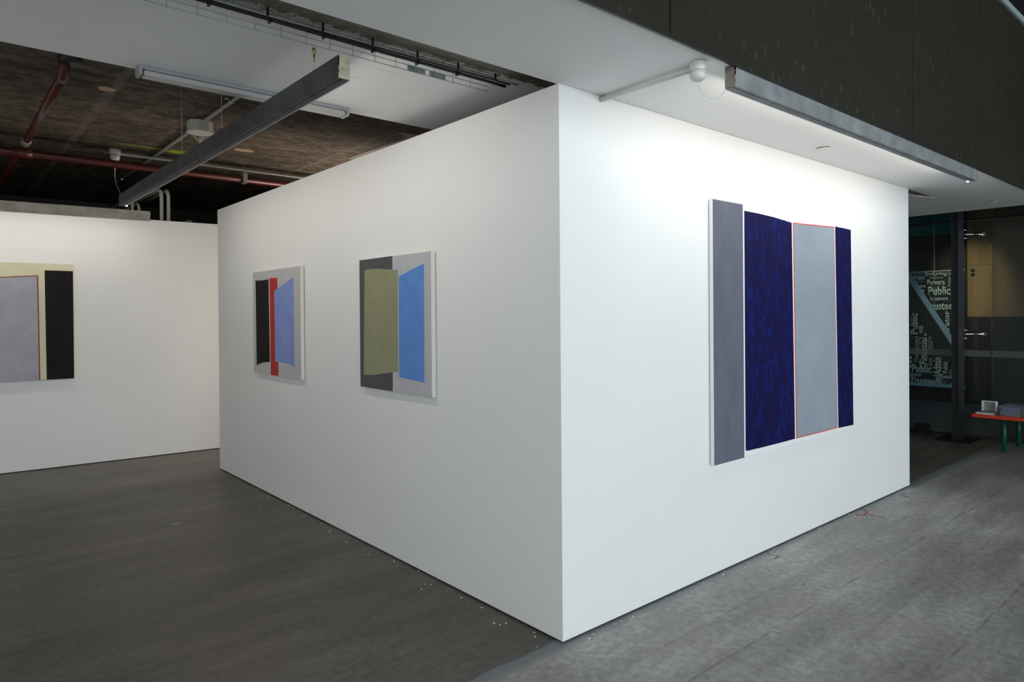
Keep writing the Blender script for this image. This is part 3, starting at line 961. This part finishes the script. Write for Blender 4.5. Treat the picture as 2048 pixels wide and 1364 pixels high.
# ------------------------------------------------------------------ rose + conduit on the lowered ceiling
rs = thing('ceiling_rose', 'white two-piece ceiling rose beside the pale beam, above the bright wall', 'ceiling rose', (0.252, -0.52, 2.32))
c = (0.252, -0.520)
link('base', MB().lathe((c[0], c[1], 2.366), [(0, 0.031), (0.001, 0.0315), (0.030, 0.0315), (0.0345, 0.031)], 36), M['pvc'], rs)
link('cap', MB().lathe((c[0], c[1], 2.324), [(0, 0.008), (0.001, 0.012), (0.004, 0.021), (0.012, 0.0285), (0.022, 0.031), (0.0415, 0.0318)], 36), M['pvc'], rs)
cd = thing('conduit', 'white conduit on the lowered ceiling ending at the bright wall top', 'conduit', (0.265, -0.24, 2.38))
link('pipe', MB().tube([(0.262, -0.495, 2.385), (0.268, -0.0035, 2.385)], 0.0125, 20), M['pvc'], cd)
lab(link('open_end', MB().tube([(0.268, -0.0034, 2.385), (0.268, -0.0030, 2.385)], 0.0095, 16), M['black'], cd), 'dark open end')
mb = MB().box(0.230, 0.306, -0.030, -0.006, 2.3965, 2.4005, 0.001)
mb.tube([(0.268-0.0145*math.cos(t), -0.018, 2.386-0.0145*math.sin(t)) for t in [i*math.pi/8 for i in range(9)]], 0.0022, 6)
link('saddle', mb, M['pvc'], cd)
WR = smooth_path([(0.256, -0.522, 2.326), (0.262, -0.525, 2.295), (0.285, -0.535, 2.272), (0.315, -0.545, 2.264), (0.345, -0.553, 2.272), (0.370, -0.558, 2.292), (0.386, -0.560, 2.315)])
tag(link('flex_cable', MB().tube(WR, 0.0016, 8), M['pvc']), 'thin white cable looping from the rose to the pale beam end', 'cable')
for k, (x, y, lb) in enumerate([(2.046, -0.190, 'flat white sprinkler cover disc on the ceiling above the navy painting'), (5.26, -0.245, 'flat white sprinkler cover disc on the ceiling near the glass wall')]):
    d = thing('sprinkler_cover', lb, 'sprinkler cover', (x, y, 2.39), 'flush ceiling discs')
    link('plate', MB().lathe((x, y, 2.392), [(0, 0.036), (0.0012, 0.040), (0.003, 0.0405)], 32), M['ceil'], d)
    link('gap_ring', MB().lathe((x, y, 2.3952), [(0, 0.037), (0.0055, 0.037)], 32), M['rust'], d)

# ------------------------------------------------------------------ glass wall on the right
GX = 6.75
panes = [(0.41, 4.0, 'glass', 'clear pane left of the steel column'), (0.143, 0.40, 'glass', 'narrow clear pane right of the steel column'), (-6.0, 0.139, 'glass_grey', 'hazy large pane behind the red bench')]
wn = thing('window_1', 'full height frameless glass wall beyond the box on the right', 'window', (GX, 0, 0))
wn['kind'] = 'structure'
for y0, y1, mm, lb in panes:
    for z0, z1 in ((0.035, 2.410), (2.425, 4.55)):
        p = link('pane', MB().box(GX, GX+0.012, y0, y1, z0, z1), M[mm], wn)
        lab(p, lb)
    link('frosted_strip', MB().box(GX-0.0015, GX-0.0002, y0+0.002, y1-0.002, 0.905, 0.975), M['frost'], wn)
link('sill_channel', MB().box(GX-0.03, GX+0.04, -6, 4.0, 0.0, 0.034), M['column'], wn)
link('joint_strip', MB().box(GX-0.01, GX+0.02, -6, 4.0, 2.411, 2.424), M['black'], wn)
link('head_channel', MB().box(GX-0.03, GX+0.04, -6, 9.4, 4.551, 4.599), M['column'], wn)
struct('wall_far', MB().box(GX-0.01, GX+0.09, 4.0, 9.5, 0, 4.6), M['lobby_wall'], 'dark wall continuing the glass line behind the box', 'wall')

cl = thing('steel_column', 'slim dark steel post standing before the glass wall', 'column', (6.50, 0.39, 0))
mb = MB()
mb.box(6.41, 6.60, 0.355, 0.362, 0.012, 4.6)
mb.box(6.41, 6.60, 0.415, 0.422, 0.012, 4.6)
mb.box(6.44, 6.447, 0.3621, 0.4149, 0.012, 4.6)
link('web', mb, M['column'], cl)
link('base_plate', MB().box(6.30, 6.70, 0.22, 0.56, 0.0, 0.012, 0.002), M['black_matt'], cl)
for zc, nm in ((2.25, 'upper'), (1.155, 'lower')):
    sp = thing('glass_bracket', 'polished spider fitting joining steel post and glass, %s of the two' % nm, 'bracket', (6.68, 0.26, zc), 'steel fittings on the glass wall')
    link('arm', MB().tube([(6.585, 0.354, zc), (6.70, 0.245, zc)], 0.010, 12), M['steel'], sp)
    for dz in (-0.045, 0.045):
        link('pin', MB().tube([(6.56, 0.354, zc+dz), (6.585, 0.318, zc+dz)], 0.006, 10), M['steel'], sp)
    link('boss', MB().tube([(6.695, 0.25, zc), (6.705, 0.241, zc), (6.735, 0.235, zc), (6.748, 0.235, zc)], [0.009, 0.016, 0.024, 0.018], 18), M['steel'], sp)
    link('disc', MB().tube([(6.7395, 0.205, zc), (6.7495, 0.205, zc)], 0.020, 14), M['steel'], sp)

# black doorstop block by the glass
db = thing('doorstop_block', 'black wedge-sided block on the floor against the glass', 'block', (6.66, 0.85, 0))
mb = MB()
def frus(mb, x0, x1, y0, y1, z0, z1, i):
    v = [(x0, y0, z0), (x1, y0, z0), (x1, y1, z0), (x0, y1, z0), (x0+i, y0+i, z1), (x1-i, y0+i, z1), (x1-i, y1-i, z1), (x0+i, y1-i, z1)]
    return mb.add(v, [(3, 2, 1, 0), (4, 5, 6, 7), (0, 1, 5, 4), (1, 2, 6, 5), (2, 3, 7, 6), (3, 0, 4, 7)])


frus(mb, 6.62, 6.715, 0.715, 0.885, 0.012, 0.115, 0.012)
link('body', mb, M['black_matt'], db)
link('foot', MB().box(6.61, 6.717, 0.71, 0.89, 0.0, 0.0118, 0.003), M['black'], db)
lab(link('clip', MB().box(6.600, 6.6095, 0.77, 0.815, 0.0, 0.010), M['steel'], db), 'small steel clip')

# ------------------------------------------------------------------ lobby beyond the glass
struct('lobby_floor', MB().box(GX, 10, -8, 9.5, -0.15, -0.002), M['lobby_floor'], 'dark blue grey stone floor beyond the glass', 'floor')
struct('wall_lobby', MB().box(9.95, 10.05, -8, 9.5, 0, 4.6), M['lobby_wall'], 'dark far wall beyond the glass', 'wall')
LX = 9.9
lw = thing('lobby_cladding', 'bronze toned wall panels lit by a lamp beyond the glass', 'wall cladding', (LX, 0.4, 0))
for y0, y1 in ((0.905, 1.235), (0.10, 0.90), (-0.9, 0.095), (-1.9, -0.905)):
    for z0, z1 in ((1.318, 2.090), (2.095, 2.775), (2.80, 3.6)):
        link('panel', MB().box(LX, LX+0.03, y0, y1, z0, z1, 0.003), M['panel_wood'], lw)
    lab(link('panel', MB().box(LX, LX+0.03, y0, y1, 0.02, 1.312, 0.003), M['lobby_dark'], lw), 'dark lower panel')
link('backing_board', MB().box(LX+0.031, LX+0.05, -2, 1.25, 0, 4.5), M['black_matt'], lw)
for z in (2.02, 1.955):
    lab(link('switch_plate', MB().box(LX-0.008, LX-0.0002, 1.135, 1.185, z-0.022, z+0.022, 0.003), M['black'], lw), 'square black switch')
# shop front with the word panel
sf = thing('shop_front', 'dark shop front beyond the glass, teal glazing over a black band', 'shop front', (LX, 2.2, 0))
for y0, y1 in ((1.30, 1.795), (1.80, 2.6), (2.605, 3.6)):
    lab(link('teal_pane', MB().box(LX, LX+0.02, y0, y1, 2.80, 3.4), M['teal'], sf), 'dark teal glass')
    lab(link('teal_pane', MB().box(LX, LX+0.02, y0, y1, 2.60, 2.785), M['teal'], sf), 'dark teal glass')
link('header', MB().box(LX, LX+0.03, 1.26, 3.6, 2.40, 2.595), M['black'], sf)
link('upper_panel', MB().box(LX, LX+0.02, 1.26, 3.6, 2.045, 2.395), M['lobby_dark'], sf)
link('plinth', MB().box(LX, LX+0.03, 1.26, 3.6, 0.0, 0.215), M['black_matt'], sf)
link('side_post', MB().box(LX, LX+0.03, 1.236, 1.259, 0.0, 3.6), M['black_matt'], sf)

SX = LX-0.014
sg = thing('word_sign', 'large dark sign panel filled with crowded pale words and a diagonal blue band', 'sign', (SX, 1.9, 0.23))
link('board', MB().box(SX, LX-0.001, 1.262, 3.0, 0.222, 2.04), M['sign_dark'], sg)
lab(link('top_edge', MB().box(SX-0.004, SX, 1.262, 3.0, 2.025, 2.04), M['sign_text'], sg), 'pale top edge')
lab(link('bottom_edge', MB().box(SX-0.004, SX, 1.262, 3.0, 0.225, 0.275), M['sign_blue'], sg), 'blue bottom edge')
PX = lambda px: 2.025-(px-1822)*(2.025-1.41)/(1908-1822)
PZ = lambda py: 2.031-(py-544)*(2.031-0.251)/(767-544)
band = [(PX(1812), PZ(535)), (PX(1824.5), PZ(546)), (PX(1908), PZ(676)), (PX(1908), PZ(692)), (PX(1905), PZ(690)), (PX(1812), PZ(548))]
band = [(a, min(b, 2.024)) for a, b in band]
lab(link('diagonal_band', MB().prism(band, lambda a, b, t: (t, a, b), SX-0.006, SX), M['sign_blue'], sg), 'steel blue diagonal band')


def word(txt, x0, x1, base, cap, vertical=False, faint=False):
    """horizontal: starts px x0, ends x1, baseline row base, cap height cap; vertical: reads upward, x0..x1 columns, base..cap rows"""
    cu = bpy.data.curves.new('w', 'FONT')
    cu.body = txt
    cu.size = 1.0
    cu.offset = 0.024
    cu.resolution_u = 2
    ob = bpy.data.objects.new('w', cu)
    COL.objects.link(ob)
    bpy.context.view_layer.update()
    me = bpy.data.meshes.new_from_object(ob.evaluated_get(bpy.context.evaluated_depsgraph_get()))
    bpy.data.objects.remove(ob)
    xs = [v.co.x for v in me.vertices]
    a0, a1 = min(xs), max(xs)
    org = Vector(sg['_org'])
    capf = 0.73
    for v in me.vertices:
        u = (v.co.x-a0)/(a1-a0)
        h = v.co.y/capf
        if not vertical:
            y = PX(x0+(x1-x0)*u)
            z = PZ(base-cap*h)
        else:
            y = PX(x1-(x1-x0)*h)
            z = PZ(base-(base-cap)*u)
        v.co = Vector((SX-0.0035-(0.0005 if faint else 0.001), y, z))-org
    me.materials.clear()
    me.materials.append(M['sign_text2' if faint else 'sign_text'])
    import bmesh
    bm = bmesh.new(); bm.from_mesh(me)
    r = bmesh.ops.extrude_face_region(bm, geom=bm.faces[:])
    for g in r['geom']:
        if isinstance(g, bmesh.types.BMVert):
            g.co.x += 0.0034
    bmesh.ops.recalc_face_normals(bm, faces=bm.faces)
    bm.to_mesh(me); bm.free()
    me.name = 'lettering'
    o = bpy.data.objects.new('lettering', me)
    COL.objects.link(o)
    o.parent = sg
    o['label'] = 'word %s' % txt
    return o


word('Enduring', 1852.7, 1895, 552.2, 7.4)
word('Public', 1831, 1852, 559.2, 9)
word('Powers', 1856.8, 1891, 571, 11.5)
word('tee', 1841.5, 1854, 575, 7.5)
word('e', 1846, 1851.5, 583, 7)
word('Public', 1858.6, 1901.8, 590.5, 17.5)
word('Investment', 1862.8, 1897, 601, 7.5)
word('rustee', 1864.2, 1905.6, 619, 15.5)
word('strator', 1888.6, 1899, 671, 621.5, True)
word('ecutor', 1902, 1907.6, 671, 640, True)
word('Public', 1822, 1837, 667.5, 626, True)
word('Will', 1839, 1848, 667, 651, True)
word('Financial', 1840, 1855.5, 727, 674.5, True)
word('+', 1849, 1856, 672, 665, True)
word('Management', 1829, 1838, 724, 671, True, True)
word('Public', 1825.6, 1864.4, 743.2, 16)
word('sedAdmin', 1866.5, 1883, 764, 712, True)
word('Public', 1885.5, 1895.5, 742.5, 720, True)
word('Executo', 1884, 1908.5, 752.5, 8.5)
word('istrator', 1820.5, 1845.5, 751, 7)
word('Trustees', 1821, 1877, 764.5, 11.5)
word('e', 1895.5, 1908, 766, 759, True)
word('III', 1820, 1825, 735, 712, True)
word('+', 1868, 1874, 698, 692)
word('Guardian', 1896.5, 1908, 553, 7.5, False, True)
word('Investment', 1862, 1888, 558.5, 4.5, False, True)
word('Wills Estates', 1828, 1848, 548.5, 3.5, False, True)
word('Estates', 1835.5, 1851, 564.5, 3.2, False, True)
word('Probate', 1896, 1902, 575, 556, True, True)
word('Trustee', 1903.5, 1908, 620, 578, True, True)
word('Trustee', 1838, 1842, 700, 674, True, True)
word('Planning', 1857, 1863, 697, 672, True, True)
word('Estate', 1864, 1867, 697, 680, True, True)
word('Executor', 1857, 1865.5, 729, 713, True, True)
word('Wills', 1898, 1905, 746, 734, True, True)
word('Powers', 1884.5, 1895, 764, 4, False, True)
word('Trust', 1884.5, 1895, 759, 4, False, True)

# light in the lobby
sl_ = bpy.data.lights.new('lobby_downlight', 'SPOT')
sl_.energy = 190
sl_.color = (1.0, 0.80, 0.52)
sl_.spot_size = math.radians(40)
sl_.spot_blend = 1.0
sl_.shadow_soft_size = 0.04
dl = thing('lobby_lamp', 'small lamp above the bronze panels beyond the glass', 'lamp', (8.4, 1.06, 3.3))
link('can', MB().lathe((8.4, 1.06, 3.35), [(0, 0.05), (0.1, 0.05), (0.12, 0.03)], 20), M['black'], dl)
lo_ = bpy.data.objects.new('lobby_downlight', sl_)
COL.objects.link(lo_)
lo_.location = (8.4, 1.06, 3.33)
lo_.rotation_euler = (Vector((9.9, 1.24, 1.66))-Vector((8.4, 1.06, 3.33))).to_track_quat('-Z', 'Y').to_euler()
own_light(lo_, dl)
link('rod', MB().tube([(8.4, 1.06, 3.47), (8.4, 1.06, 4.6)], 0.01, 8), M['black'], dl)

# ------------------------------------------------------------------ low bench with leaflets
bn = thing('low_table', 'low table with orange red top and green legs at the right edge', 'table', (6.2, -0.7, 0))
link('tabletop', MB().box(5.745, 6.66, -1.45, 0.055, 0.366, 0.398, 0.004), M['bench_red'], bn)
for x, y in ((6.11, -0.125), (6.53, -0.150), (6.11, -1.28), (6.53, -1.28)):
    link('leg', MB().tube([(x, y, 0.0), (x, y, 0.3655)], 0.021, 16), M['bench_green'], bn)
link('apron', MB().box(6.10, 6.54, -1.285, -0.11, 0.34, 0.3655), M['black_matt'], bn)
ZT = 0.3985
pd = thing('leaflet_stack', 'thin stack of white leaflets at the table end', 'leaflets', (5.86, 0.0, ZT))
link('sheet', MB().box(5.79, 5.96, -0.115, 0.032, ZT, ZT+0.010), M['paper'], pd)
link('sheet', MB().box(5.80, 5.97, -0.105, 0.025, ZT+0.0102, ZT+0.018), M['grey_book'], pd)
stn = thing('display_stand', 'white arch shaped card stand on the low table', 'stand', (5.98, -0.04, ZT+0.0185))
Z0 = ZT+0.0185
mb = MB()
mb.box(5.90, 5.93, -0.006, 0.012, Z0, Z0+0.096, 0.002)
mb.box(5.90, 5.93, -0.118, -0.100, Z0, Z0+0.092, 0.002)
mb.box(5.90, 5.93, -0.118, 0.012, Z0+0.0925, Z0+0.101, 0.002)
link('frame', mb, M['paper'], stn)
lab(link('card', MB().box(5.931, 5.936, -0.099, -0.007, Z0, Z0+0.09), M['grey_book'], stn), 'dark brown card')
ac = thing('leaflet_box', 'clear acrylic box of violet leaflets on the low table', 'leaflet box', (6.0, -0.25, ZT))
link('tray', MB().box(5.80, 6.10, -0.321, -0.165, ZT, ZT+0.045, 0.003), M['grey_book'], ac)
lab(link('leaflets', MB().box(5.81, 6.09, -0.311, -0.175, ZT+0.0452, ZT+0.076, 0.002), M['lilac'], ac), 'violet leaflets')
mb = MB()
mb.box(5.795, 5.799, -0.324, -0.162, ZT, ZT+0.092)
mb.box(6.101, 6.105, -0.324, -0.162, ZT, ZT+0.092)
mb.box(5.7992, 6.1008, -0.162, -0.158, ZT, ZT+0.092)
mb.box(5.7992, 6.1008, -0.328, -0.324, ZT, ZT+0.092)
link('clear_sides', mb, M['acrylic'], ac)
bg_ = thing('black_bag', 'crumpled black bag at the edge of the low table', 'bag', (6.0, -0.55, ZT))
import bmesh
bm = bmesh.new()
bmesh.ops.create_icosphere(bm, subdivisions=4, radius=1)
rr = random.Random(2)
from mathutils import noise as mnoise
for v in bm.verts:
    d_ = 1+0.16*mnoise.noise(v.co*2.2)+0.06*mnoise.noise(v.co*6)
    v.co = Vector((6.0+v.co.x*0.15*d_, -0.525+v.co.y*0.155*d_, max(ZT, ZT+0.055+v.co.z*0.075*d_)))
mb = MB()
bm.verts.index_update()
mb.add([v.co[:] for v in bm.verts], [[q.index for q in f.verts] for f in bm.faces], True)
bm.free()
link('body', mb, M['black_matt'], bg_)
hp = [(5.93+0.0*t, -0.525+0.07*math.cos(t), ZT+0.10+0.055*math.sin(t)) for t in [i*math.pi/10 for i in range(11)]]
link('handle', MB().tube(hp, 0.005, 8), M['black'], bg_)

for o in bpy.data.objects:
    if '_org' in o.keys():
        del o['_org']
